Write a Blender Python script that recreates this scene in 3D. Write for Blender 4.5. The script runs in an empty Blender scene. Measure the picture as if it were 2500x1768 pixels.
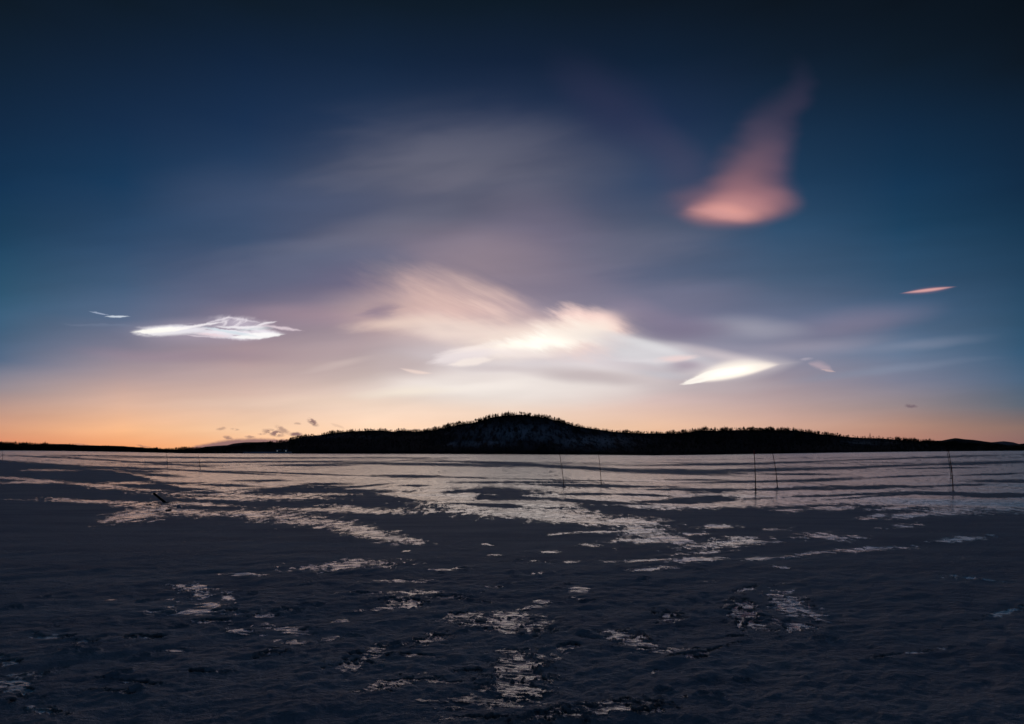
import bpy, math, random
import numpy as np
from mathutils import Vector

R = math.radians
F = 1490.0            # focal length in photo pixels (photo is 2500 x 1768)
HZ = 1106.0           # photo row of the true horizon
HC = 2.0              # eye height above the ice
random.seed(7)
rng = np.random.default_rng(11)
scene = bpy.context.scene
COL = scene.collection

# ------------------------------------------------------------------ camera
cam_d = bpy.data.cameras.new("camera")
cam = bpy.data.objects.new("camera", cam_d)
COL.objects.link(cam)
cam.location = (0, 0, HC)
cam.rotation_euler = (R(90), 0, 0)
cam_d.sensor_fit = 'HORIZONTAL'
cam_d.sensor_width = 36.0
cam_d.lens = 36.0 * F / 2500.0
cam_d.shift_y = (HZ - 884.0) / 2500.0
cam_d.clip_start = 0.1
cam_d.clip_end = 60000
scene.camera = cam

# ------------------------------------------------------------------ exposure
scene.view_settings.view_transform = 'Standard'
scene.view_settings.look = 'None'
scene.view_settings.exposure = 0.0
scene.view_settings.gamma = 1.0
scene.view_settings.use_curve_mapping = False
scene.cycles.use_denoising = True
scene.cycles.max_bounces = 4
scene.cycles.sample_clamp_indirect = 4.0

def lin(c, gain=1.0):
    o = []
    for v in c:
        v = v / 255.0
        o.append(v / 12.92 if v <= 0.04045 else ((v + 0.055) / 1.055) ** 2.4)
    return (o[0] * gain, o[1] * gain, o[2] * gain, 1.0)

# ------------------------------------------------------------------ sky
SUN_EL, SUN_AZ = -4.0, -8.0
world = bpy.data.worlds.new("World")
scene.world = world
world.use_nodes = True
nt = world.node_tree
nt.nodes.clear()
N, L = nt.nodes, nt.links

def node(t, **kw):
    n = N.new(t)
    for k, v in kw.items():
        setattr(n, k, v)
    return n
def setin(n, i, v):
    if isinstance(v, bpy.types.NodeSocket):
        L.new(v, n.inputs[i])
    else:
        n.inputs[i].default_value = v
def M(op, a, b=None, c=None, clamp=False):
    n = node('ShaderNodeMath', operation=op)
    n.use_clamp = clamp
    setin(n, 0, a)
    if b is not None: setin(n, 1, b)
    if c is not None: setin(n, 2, c)
    return n.outputs[0]
def VM(op, a, b=None, s=None):
    n = node('ShaderNodeVectorMath', operation=op)
    setin(n, 0, a)
    if b is not None: setin(n, 1, b)
    if s is not None: setin(n, 'Scale', s)
    return n.outputs[0]
def mixc(fac, a, b, mode='MIX'):
    n = node('ShaderNodeMix', data_type='RGBA', blend_type=mode)
    setin(n, 0, fac)
    setin(n, 6, a)
    setin(n, 7, b)
    return n.outputs[2]
def smooth(v, a, b, kind='SMOOTHSTEP', lo=0.0, hi=1.0):
    n = node('ShaderNodeMapRange', interpolation_type=kind)
    setin(n, 'Value', v)
    n.inputs['From Min'].default_value = a
    n.inputs['From Max'].default_value = b
    n.inputs['To Min'].default_value = lo
    n.inputs['To Max'].default_value = hi
    return n.outputs[0]

tc = node('ShaderNodeTexCoord')
sep = node('ShaderNodeSeparateXYZ')
L.new(tc.outputs['Generated'], sep.inputs[0])
dx, dy, dz = sep.outputs
hor = M('MAXIMUM', M('SQRT', M('ADD', M('MULTIPLY', dx, dx), M('MULTIPLY', dy, dy))), 0.0001)
HH = M('MAXIMUM', M('DIVIDE', dz, hor), 0.0)
az = M('ARCTAN2', dx, dy)

# twilight gradient: one ramp of elevation per bearing, joined smoothly
COLS = [
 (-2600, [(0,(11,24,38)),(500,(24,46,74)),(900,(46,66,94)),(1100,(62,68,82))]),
 (0,   [(0,(10,23,35)),(150,(12,31,51)),(300,(14,39,66)),(450,(15,49,80)),(600,(27,65,94)),(720,(44,84,112)),(800,(62,96,126)),(880,(86,107,136)),(950,(150,138,145)),(1000,(190,152,138)),(1050,(214,154,121)),(1090,(222,140,104))]),
 (300, [(0,(10,24,37)),(150,(14,33,56)),(300,(18,43,73)),(450,(22,56,89)),(600,(45,73,105)),(700,(65,90,120)),(780,(88,104,132)),(860,(132,126,144)),(920,(172,150,152)),(990,(222,180,158)),(1050,(247,185,138)),(1090,(247,165,112))]),
 (600, [(0,(11,25,38)),(150,(15,35,61)),(300,(23,47,79)),(450,(40,65,98)),(600,(64,82,112)),(700,(92,97,125)),(780,(124,115,136)),(860,(172,148,154)),(920,(194,167,164)),(990,(226,192,174)),(1050,(249,205,168)),(1095,(248,182,130))]),
 (900, [(0,(11,25,38)),(150,(17,36,61)),(300,(32,52,83)),(450,(62,75,102)),(600,(94,97,122)),(700,(118,110,134)),(780,(158,138,148)),(860,(176,158,161)),(920,(196,177,173)),(980,(236,212,196)),(1030,(252,217,190)),(1095,(250,200,154))]),
 (1250,[(0,(10,24,36)),(150,(17,33,57)),(300,(36,52,82)),(450,(72,80,104)),(600,(108,104,124)),(700,(128,118,138)),(800,(176,158,166)),(880,(204,190,192)),(930,(222,208,204)),(980,(236,214,200)),(1030,(240,208,184)),(1095,(244,196,152))]),
 (1600,[(0,(10,21,33)),(150,(14,32,54)),(300,(30,48,79)),(450,(52,70,100)),(560,(76,86,110)),(680,(88,97,123)),(780,(118,116,140)),(860,(160,153,168)),(920,(184,172,178)),(980,(208,183,178)),(1040,(234,192,164)),(1095,(238,184,144))]),
 (1900,[(0,(9,19,29)),(150,(13,29,47)),(300,(20,44,70)),(450,(30,60,90)),(560,(46,76,106)),(680,(70,92,120)),(780,(104,112,138)),(860,(132,134,156)),(920,(154,144,158)),(980,(182,158,158)),(1040,(208,166,148)),(1095,(206,152,128))]),
 (2200,[(0,(8,18,28)),(150,(11,26,41)),(300,(14,39,64)),(450,(18,52,82)),(560,(27,64,94)),(680,(48,80,110)),(780,(74,98,128)),(860,(98,118,146)),(930,(122,125,146)),(990,(150,135,138)),(1040,(178,138,122)),(1090,(178,122,106))]),
 (2500,[(0,(6,15,24)),(150,(9,21,33)),(300,(12,34,56)),(450,(14,42,68)),(560,(20,52,78)),(680,(34,66,94)),(780,(44,78,106)),(860,(50,86,116)),(930,(72,97,124)),(990,(92,103,118)),(1045,(134,109,102)),(1090,(134,98,96))]),
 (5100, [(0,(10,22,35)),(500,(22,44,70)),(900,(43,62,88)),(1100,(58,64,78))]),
]
HMAX = 0.80
prev = None
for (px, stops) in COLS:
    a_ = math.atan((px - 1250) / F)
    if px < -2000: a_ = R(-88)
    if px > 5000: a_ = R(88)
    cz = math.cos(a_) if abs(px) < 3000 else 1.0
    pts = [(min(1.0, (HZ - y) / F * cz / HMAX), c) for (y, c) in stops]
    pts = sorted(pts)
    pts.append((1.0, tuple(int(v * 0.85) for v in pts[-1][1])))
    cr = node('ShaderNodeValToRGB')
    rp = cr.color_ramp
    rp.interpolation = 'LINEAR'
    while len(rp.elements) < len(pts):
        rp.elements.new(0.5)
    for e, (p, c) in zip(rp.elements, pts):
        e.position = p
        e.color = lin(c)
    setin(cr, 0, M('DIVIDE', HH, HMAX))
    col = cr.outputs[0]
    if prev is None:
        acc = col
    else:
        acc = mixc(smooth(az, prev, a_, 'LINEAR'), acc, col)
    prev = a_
# behind the viewer the unseen ramps are brightened to add fill on the snow
sky = acc

# chart of the western sky, in thousands of photo pixels
front = smooth(dy, 0.08, 0.35)
yy = M('MAXIMUM', dy, 0.08)
PX = M('MULTIPLY_ADD', M('DIVIDE', dx, yy), F / 1000, 1.25)
PY = M('MULTIPLY_ADD', M('DIVIDE', dz, yy), -F / 1000, HZ / 1000)
cmb = node('ShaderNodeCombineXYZ')
L.new(PX, cmb.inputs[0]); L.new(PY, cmb.inputs[1])
P0 = cmb.outputs[0]
def noise(vec, scale, sx=1.0, sy=1.0, detail=3.0, rough=0.5, rot=0.0, out=1, off=(0, 0, 0), dist=0.0):
    m = node('ShaderNodeMapping', vector_type='TEXTURE')
    L.new(vec, m.inputs[0])
    m.inputs['Location'].default_value = off
    m.inputs['Rotation'].default_value = (0, 0, -rot)
    m.inputs['Scale'].default_value = (1 / sx, 1 / sy, 1)
    n = node('ShaderNodeTexNoise')
    n.inputs['Scale'].default_value = scale
    n.inputs['Detail'].default_value = detail
    n.inputs['Roughness'].default_value = rough
    n.inputs['Distortion'].default_value = dist
    L.new(m.outputs[0], n.inputs[0])
    return n.outputs[out]
def warp(vec, nz, ax, ay):
    w = VM('SUBTRACT', nz, (0.5, 0.5, 0.5))
    w = VM('MULTIPLY', w, (ax, ay, 0))
    return VM('ADD', vec, w)
W1 = warp(P0, noise(P0, 4.0, 0.6, 1.6, 3.0), 0.16, 0.05)                 # slow swirls
def warpdir(vec, deg, scale, amp, sx=.7, sy=3.0):
    """pull the chart along fibres that run at the given slope"""
    n = M('SUBTRACT', noise(vec, scale, sx, sy, 4.0, 0.62, rot=R(-deg), out=0), 0.5)
    c = node('ShaderNodeCombineXYZ')
    L.new(M('MULTIPLY', n, amp * math.cos(R(deg))), c.inputs[0])
    L.new(M('MULTIPLY', n, amp * math.sin(R(deg))), c.inputs[1])
    return VM('ADD', vec, c.outputs[0])
W2 = warpdir(P0, -7, 12.0, 0.14)
W4 = warp(warpdir(P0, 24, 13.0, 0.10), noise(P0, 5.0, 1, 1.4, 3.0), 0.07, 0.05)
W3 = warp(P0, noise(P0, 55.0, 1.0, 1.3, 4.0, 0.6), 0.016, 0.007)           # billows
WS = [P0, W1, W2, W3, W4]
fib = noise(P0, 16.0, 0.25, 2.4, 4.0, 0.6, rot=R(-25), out=0)            # fibre brightness
fibf = noise(W2, 30.0, 0.35, 2.4, 4.0, 0.62, rot=R(24), out=0)

CNT = [0]
def blob(cx, cy, rx, ry, rot, col, st=1.0, inner=0.0, w=1, lens=False, bend=0.0, up=1.0, mod=None, modlo=0.3, modhi=0.7, gain=1.0):
    """soft cloud patch; up scales the height of its upper half"""
    global sky
    m = node('ShaderNodeMapping', vector_type='TEXTURE')
    L.new(WS[w], m.inputs[0])
    m.inputs['Location'].default_value = (cx / 1000, cy / 1000, 0)
    m.inputs['Rotation'].default_value = (0, 0, R(rot))
    m.inputs['Scale'].default_value = (rx / 1000, ry / 1000, 1)
    q = m.outputs[0]
    if lens or bend or up != 1.0:
        s = node('ShaderNodeSeparateXYZ')
        L.new(q, s.inputs[0])
        x, y = s.outputs[0], s.outputs[1]
        x2 = M('MULTIPLY', x, x)
        if bend:
            y = M('MULTIPLY_ADD', x2, bend, y)
        if up != 1.0:
            y = M('MAXIMUM', y, M('MULTIPLY', y, -1.0 / up))
        else:
            y = M('ABSOLUTE', y)
        if lens:
            v = smooth(M('SUBTRACT', M('SUBTRACT', 1.0, x2), y), 0.0, 1.0 - inner)
        else:
            v = smooth(M('SQRT', M('MULTIPLY_ADD', y, y, x2)), 1.0, inner)
    else:
        n = node('ShaderNodeVectorMath', operation='LENGTH')
        L.new(q, n.inputs[0])
        v = smooth(n.outputs[1], 1.0, inner)
    if mod is not None:
        v = M('MULTIPLY', v, smooth(mod, modlo, modhi))
    f = M('MULTIPLY', M('MULTIPLY', v, st), front)
    sky = mixc(f, sky, lin(col, gain))
    CNT[0] += 1
    if CNT[0] % 12 == 0:
        # keeps the node program evaluating in order (it has a small stack): adds nothing visible
        tiny = VM('SCALE', sky, s=1e-9)
        for i in range(5):
            WS[i] = VM('ADD', WS[i], tiny)

exec_blobs = [
 # high mauve veils
 (1120, 430, 520, 190, -6, (92,93,112), .65, .1, 1),
 (1080, 440, 200, 40, -12, (108,104,122), .35, 0, 1),
 (700, 490, 460, 110, 3, (72,84,112), .45, 0, 1),
 (760, 600, 260, 30, -6, (104,108,130), .4, 0, 1),
 (620, 690, 300, 34, -3, (100,106,132), .35, 0, 1),
 (1380, 690, 220, 40, 8, (132,124,142), .45, 0, 1),
 (930, 560, 260, 60, -10, (118,116,134), .55, 0, 1),
 (1050, 520, 200, 60, 6, (98,100,120), .5, 0, 1),
 (1330, 600, 260, 180, 20, (122,112,132), .5, 0, 1),
 (1150, 640, 350, 120, 4, (154,137,149), .75, 0, 1),
 (1600, 590, 250, 60, -10, (98,102,124), .4, 0, 1),
 (700, 640, 300, 60, -4, (92,100,124), .3, 0, 1),
 (930, 650, 120, 60, 10, (98,104,128), .6, 0, 1),
 # wide pinkish streaks low left
 (760, 775, 330, 45, 2, (160,136,148), .65, 0, 1),
 (480, 862, 380, 26, 2, (152,132,146), .6, 0, 1),
 (820, 860, 240, 30, -5, (182,160,164), .6, 0, 1),
 (820, 893, 150, 12, -8, (208,188,184), .6, 0, 1),
 (650, 905, 300, 22, -3, (186,164,162), .45, 0, 1),
 (780, 985, 500, 28, 0, (236,208,188), .45, 0, 1),
 # right-hand veils
 (1650, 735, 260, 60, -6, (116,116,140), .55, 0, 1),
 (2080, 790, 300, 60, -8, (134,124,146), .55, 0, 1),
 (1960, 850, 330, 32, -5, (152,146,162), .6, 0, 1),
 (2250, 845, 230, 18, -5, (132,140,162), .45, 0, 1),
 (2150, 905, 330, 16, -6, (134,144,166), .4, 0, 1),
 (1830, 800, 190, 42, 4, (164,162,176), .6, 0, 1),
 (1700, 940, 300, 30, -2, (186,174,178), .5, 0, 1),
 # great central cloud: peach fan
 (1060, 790, 330, 95, 8, (204,174,168), .8, 0, 1),
 (1095, 732, 195, 86, 32, (188,163,167), .75, 0, 4),
 (1045, 722, 110, 60, 30, (204,172,168), .45, 0, 4),
 (1115, 762, 300, 112, 18, (220,186,178), .85, .0, 4),
 (1130, 808, 210, 46, 8, (238,214,202), .75, 0, 4),
 (960, 790, 170, 22, -5, (232,204,190), .7, 0, 2),
 (1200, 725, 200, 45, 25, (200,172,170), .6, 0, 4),
 (935, 760, 70, 30, 0, (142,124,142), .75, 0, 2),
 (1112, 802, 55, 13, 8, (202,176,174), .8, 0, 2),
 (1250, 780, 170, 26, 5, (196,174,174), .55, 0, 2),
 # pale glow under it
 (1330, 880, 470, 115, 2, (224,215,218), .85, .15, 1),
 (1130, 810, 260, 50, 6, (232,212,202), .75, 0, 2),
 (1250, 945, 470, 66, -1, (240,230,224), .85, .15, 1),
 (1130, 948, 230, 30, -2, (252,242,234), .7, 0, 1),
 (1000, 963, 190, 20, -3, (246,232,216), .75, 0, 1),
 (1150, 930, 200, 24, -6, (228,216,212), .6, 0, 1),
 (990, 900, 130, 40, 10, (190,172,172), .65, 0, 1),
]
vn = noise(W1, 2.4, 0.55, 2.4, 4.0, 0.5, rot=R(10), out=0)
for b in exec_blobs[:2]:
    blob(*b)
blob(1020, 430, 600, 230, -6, (110,110,126), .55, 0, 1, mod=vn, modlo=.42, modhi=.66)
blob(1450, 640, 560, 150, 4, (122,120,140), .5, 0, 1, mod=vn, modlo=.62, modhi=.40)
blob(700, 640, 480, 120, -4, (104,110,134), .5, 0, 1, mod=vn, modlo=.42, modhi=.62)
for b in exec_blobs[2:]:
    blob(*b)
# fibres inside the fan
blob(1160, 755, 270, 95, 20, (236,204,193), .6, 0, 4, mod=fib, modlo=.45, modhi=.72)
blob(1160, 740, 270, 110, 22, (184,158,164), .4, 0, 4, mod=fib, modlo=.5, modhi=.3)
blob(1400, 815, 200, 78, -4, (248,216,206), .85, .1, 4)
blob(1450, 800, 125, 56, 14, (252,218,208), .95, .3, 4)
blob(1300, 832, 230, 60, -8, (252,232,218), .9, .1, 2)
blob(1385, 812, 160, 48, -2, (253,234,222), .85, .05, 4)
blob(1315, 836, 170, 44, -9, (255,250,242), .9, .05, 4)
blob(1310, 832, 160, 30, -8, (255,246,232), .8, 0, 4, gain=1.25)
blob(1415, 806, 130, 38, 2, (255,240,228), .85, .1, 4)
blob(1240, 860, 180, 18, 2, (248,234,230), .7, 0, 2)
blob(1130, 872, 100, 30, -8, (240,228,228), .85, .2, 2, lens=True)
blob(1150, 884, 66, 14, -8, (254,240,232), .8, .3, 3, lens=True)
blob(1170, 848, 90, 10, -12, (252,238,232), .7, .1, 2)
blob(1015, 908, 48, 7, 9, (238,214,204), .8, .1, 0, lens=True, bend=.6)
blob(1440, 850, 130, 30, -14, (236,214,212), .5, 0, 2, mod=fib, modlo=.45, modhi=.65)
# wave edge running to the right and the dark wedge above it
blob(1665, 800, 170, 52, 4, (126,118,142), .85, .1, 1)
blob(1560, 760, 120, 40, 15, (140,128,148), .55, 0, 1)
blob(1600, 862, 260, 46, 11, (212,209,213), .9, .25, 1)
blob(1570, 838, 160, 18, 14, (222,220,223), .75, 0, 1)
blob(1760, 868, 170, 22, 12, (206,194,198), .7, 0, 0)
blob(1430, 918, 250, 26, 5, (192,178,180), .8, .1, 1)
blob(1200, 902, 120, 12, 0, (206,192,194), .5, 0, 1)
blob(1690, 893, 78, 24, -4, (166,152,166), .85, .1, 1)
blob(1640, 877, 75, 13, -6, (232,208,206), .85, .1, 2)
blob(1560, 882, 90, 12, 4, (220,214,218), .6, 0, 2)
blob(1620, 915, 120, 14, 5, (196,194,202), .6, 0, 1)
# the brilliant lens
blob(1800, 900, 175, 44, -6, (214,204,206), .7, 0, 0, lens=True)
blob(1790, 912, 128, 19, -11, (246,230,222), .8, .1, 0, lens=True, up=2.35)
blob(1787, 912, 122, 16, -11, (255,246,234), .95, .35, 0, lens=True, up=2.3)
blob(1742, 919, 80, 10, -16, (255,249,240), 1.0, .6, 2, lens=True, up=1.8)
blob(1785, 909, 100, 17, -10, (255,244,230), .8, .0, 0, gain=1.4)
blob(1860, 895, 50, 12, -8, (255,240,228), .5, 0, 0)
blob(1700, 930, 50, 7, -14, (250,240,232), .7, 0, 2, lens=True)
# small pink shreds at right
blob(2003, 895, 36, 13, 16, (186,166,176), .65, .1, 3, lens=True, up=1.4)
blob(2022, 905, 22, 4, 10, (198,174,176), .8, .2, 3, lens=True)
blob(1968, 877, 20, 5, -4, (176,168,182), .6, .1, 3)
blob(2266, 709, 80, 12, -7, (120,98,122), .6, .0, 0, lens=True)
blob(2266, 708, 74, 7, -7, (222,166,164), .95, .05, 0, lens=True, up=.8)
# tall pink plume
blob(1490, 250, 230, 110, 38, (56,54,84), .3, 0, 1)
blob(1650, 410, 200, 95, 52, (78,72,98), .32, 0, 1)
blob(1730, 510, 150, 60, 8, (104,90,112), .55, 0, 1)
blob(1930, 245, 56, 130, 10, (54,50,74), .4, 0, 1)
blob(1875, 335, 78, 165, 22, (76,66,88), .5, 0, 1)
blob(1700, 492, 80, 46, 10, (116,92,108), .4, 0, 1)
blob(1840, 400, 85, 140, 8, (92,78,98), .6, 0, 1)
blob(1905, 430, 75, 120, -10, (98,80,102), .65, 0, 1)
blob(1825, 450, 135, 130, 14, (124,94,108), .85, 0, 1)
blob(1815, 478, 165, 70, 0, (146,106,116), .85, 0, 1)
blob(1812, 504, 170, 62, -6, (164,116,122), .85, .1, 0, bend=-.15)
blob(1785, 508, 136, 50, -2, (194,138,137), .85, .05, 1, bend=-.25)
blob(1770, 517, 104, 34, 6, (226,160,150), .8, 0, 1, bend=-.3)
blob(1760, 522, 90, 18, 12, (206,150,150), .45, 0, 2)
# left shining cloud
fibh = noise(W3, 34.0, 0.22, 2.8, 4.0, 0.6, rot=R(-5), out=0)
blob(240, 794, 120, 5, 2, (112,124,150), .5, 0, 2)
blob(285, 773, 36, 4, -1, (205,214,226), .9, .2, 3, lens=True)
blob(242, 765, 30, 3, 12, (160,172,196), .8, .1, 3, lens=True)
blob(500, 808, 240, 40, 1, (176,162,178), .55, 0, 1)
blob(410, 808, 115, 17, -3, (236,232,236), .95, .3, 2, lens=True, mod=fibh, modlo=.33, modhi=.5)
blob(500, 806, 190, 18, 2, (228,224,232), .85, .2, 3, lens=True, mod=fibh, modlo=.36, modhi=.52)
blob(590, 814, 115, 21, 0, (238,232,240), .92, .4, 3, lens=True, mod=fibh, modlo=.3, modhi=.5)
blob(630, 820, 72, 10, -3, (255,253,252), .9, .5, 3, lens=True)
blob(395, 806, 85, 9, -4, (255,252,244), .9, .4, 3, lens=True)
blob(560, 810, 90, 6, 10, (206,222,230), .7, .2, 3)
blob(520, 818, 60, 6, 6, (240,214,220), .7, .1, 3)
blob(620, 803, 60, 6, -4, (206,226,226), .6, .1, 3)
fibf = noise(warp(P0, noise(P0, 18.0, 1, 1.3, 2.0), .05, .03), 26.0, 0.5, 2.2, 4.0, 0.6, rot=R(24), out=0)
blob(585, 790, 98, 22, 5, (196,186,202), .7, 0, 3)
blob(480, 796, 90, 5, -8, (244,238,242), .85, .1, 3, lens=True, bend=.4)
blob(535, 781, 46, 5, -14, (236,228,236), .6, 0, 3, lens=True, bend=-.5)
blob(588, 780, 62, 6, 8, (228,218,228), .55, 0, 3, lens=True, bend=-.5)
blob(590, 800, 78, 5, 0, (244,240,244), .8, .1, 3, lens=True, bend=1.0)
blob(648, 790, 34, 5, -14, (240,232,238), .8, .1, 3, lens=True, bend=-.5)
blob(585, 791, 96, 26, 5, (242,234,240), .8, .1, 3, mod=fibf, modlo=.44, modhi=.66)
blob(690, 801, 62, 6, 8, (226,208,216), .8, .1, 3, lens=True, mod=fibf, modlo=.36, modhi=.5)
blob(500, 822, 60, 4, 4, (220,206,216), .7, .1, 3, lens=True)
# low dusky puffs over the left horizon
puff = noise(P0, 60.0, 1.0, 1.8, 4.0, 0.6, out=0)
blob(585, 1087, 150, 15, -4, (138,104,106), .95, .5, 3, lens=True, up=1.3)
blob(700, 1080, 110, 10, -4, (140,106,106), .85, .4, 3, mod=puff, modlo=.35, modhi=.5)
for (x, y, rx, ry, ro, st) in [(668,1057,34,11,12,.9),(690,1050,24,10,30,.6),(722,1061,20,7,-2,.95),(763,1031,20,9,30,.9),(557,1069,18,6,10,.7),(541,1047,18,6,-6,.45),(574,1048,16,4,6,.4),(727,1034,10,4,0,.4),(612,1067,20,5,6,.6),(640,1060,14,4,0,.5),(825,1040,24,5,22,.2),(200,1086,30,3,4,.5),(350,1089,24,3,8,.5),(2224,991,20,7,6,.75)]:
    blob(x, y, rx, ry, ro, (128,100,102) if x < 2000 else (110,92,104), st, .3, 3, mod=puff, modlo=.34, modhi=.5)
# faint long streaks everywhere in the lower sky
strk = noise(W1, 3.2, 0.45, 3.2, 4.0, 0.5, rot=R(4), out=0)
band = M('MULTIPLY', smooth(PY, 0.20, 0.65), front)
g = M('MULTIPLY', M('SUBTRACT', strk, 0.5), M('MULTIPLY', band, 0.42))
gain = M('ADD', g, 1.0)
cg = node('ShaderNodeVectorMath', operation='SCALE')
L.new(sky, cg.inputs[0]); L.new(gain, cg.inputs['Scale'])
sky = cg.outputs[0]

ns = node('ShaderNodeTexSky')
ns.sky_type = 'NISHITA'
ns.sun_disc = False
ns.sun_elevation = R(SUN_EL)
ns.sun_rotation = R(SUN_AZ)
ns.altitude = 200
ns.air_density = 1.0
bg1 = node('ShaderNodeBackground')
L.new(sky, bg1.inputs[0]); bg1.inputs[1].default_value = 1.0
bg2 = node('ShaderNodeBackground')
L.new(ns.outputs[0], bg2.inputs[0]); bg2.inputs[1].default_value = 0.05
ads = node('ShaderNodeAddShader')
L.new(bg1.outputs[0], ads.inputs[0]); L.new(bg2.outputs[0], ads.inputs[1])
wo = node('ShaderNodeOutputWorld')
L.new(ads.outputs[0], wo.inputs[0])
world.cycles.sampling_method = 'MANUAL'
world.cycles.sample_map_resolution = 512

# the sun has just gone: only a trace of warm, very soft light from the bright horizon
sd = bpy.data.lights.new("sun", 'SUN')
sd.energy = 0.0006
sd.angle = R(30)
sd.color = (1.0, 0.72, 0.5)
sun = bpy.data.objects.new("sun", sd)
COL.objects.link(sun)
sdir = Vector((math.sin(R(SUN_AZ)) , math.cos(R(SUN_AZ)), math.tan(R(6.0))))
sun.rotation_euler = sdir.to_track_quat('Z', 'Y').to_euler()

# ------------------------------------------------------------------ noise helpers (numpy)
def _hash(ix, iy, seed):
    h = (ix.astype(np.int64) * 374761393 + iy.astype(np.int64) * 668265263 + seed * 2147483647) & 0xFFFFFFFF
    h = ((h ^ (h >> 13)) * 1274126177) & 0xFFFFFFFF
    h = (h ^ (h >> 16)) & 0xFFFFFFFF
    return h.astype(np.float64) / 4294967295.0
def vnoise(x, y, seed=0):
    ix = np.floor(x); iy = np.floor(y)
    fx = x - ix; fy = y - iy
    fx = fx * fx * fx * (fx * (fx * 6 - 15) + 10); fy = fy * fy * fy * (fy * (fy * 6 - 15) + 10)
    ix = ix.astype(np.int64); iy = iy.astype(np.int64)
    a = _hash(ix, iy, seed); b = _hash(ix + 1, iy, seed)
    c = _hash(ix, iy + 1, seed); d = _hash(ix + 1, iy + 1, seed)
    return (a * (1 - fx) + b * fx) * (1 - fy) + (c * (1 - fx) + d * fx) * fy
def fbm(x, y, scale, octs=5, gain=0.5, seed=0, cell=None):
    """fractal noise around 0; octaves finer than the mesh cell fade out"""
    s = np.zeros_like(x); a = 1.0; w = scale; tot = 0.0
    for o in range(octs):
        ang = 0.6 * o + seed
        xr = x * math.cos(ang) - y * math.sin(ang); yr = x * math.sin(ang) + y * math.cos(ang)
        n = vnoise(xr / w + 17.3 * o, yr / w - 9.1 * o, seed * 31 + o) - 0.5
        if cell is not None:
            n = n * np.clip(w / (2.2 * cell) - 0.4, 0, 1)
        s += a * n; tot += a
        a *= gain; w *= 0.5
    return s / tot * 2.0

def interp(xs, ys):
    return lambda u: np.interp(u, xs, ys)

SHORE = interp([-400,0,150,300,460,640,900,1250,1450,1600,1750,1900,2050,2200,2350,2500,2900],
               [1098,1099.5,1101,1103.5,1107,1107.5,1108,1109,1110.5,1112,1110,1107.5,1105,1103,1101.5,1100.5,1099])
def lake_z(az, r):
    u = 1250 + F * np.tan(np.clip(az, -R(55), R(55)))
    k = np.clip((r - 130) / 870, 0, 1)
    dip = -(SHORE(u) - HZ - HC * F / (1000 * np.cos(np.clip(az, -R(55), R(55))))) / F * 1000 * np.cos(np.clip(az, -R(55), R(55)))
    return dip * k ** 1.0

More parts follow.
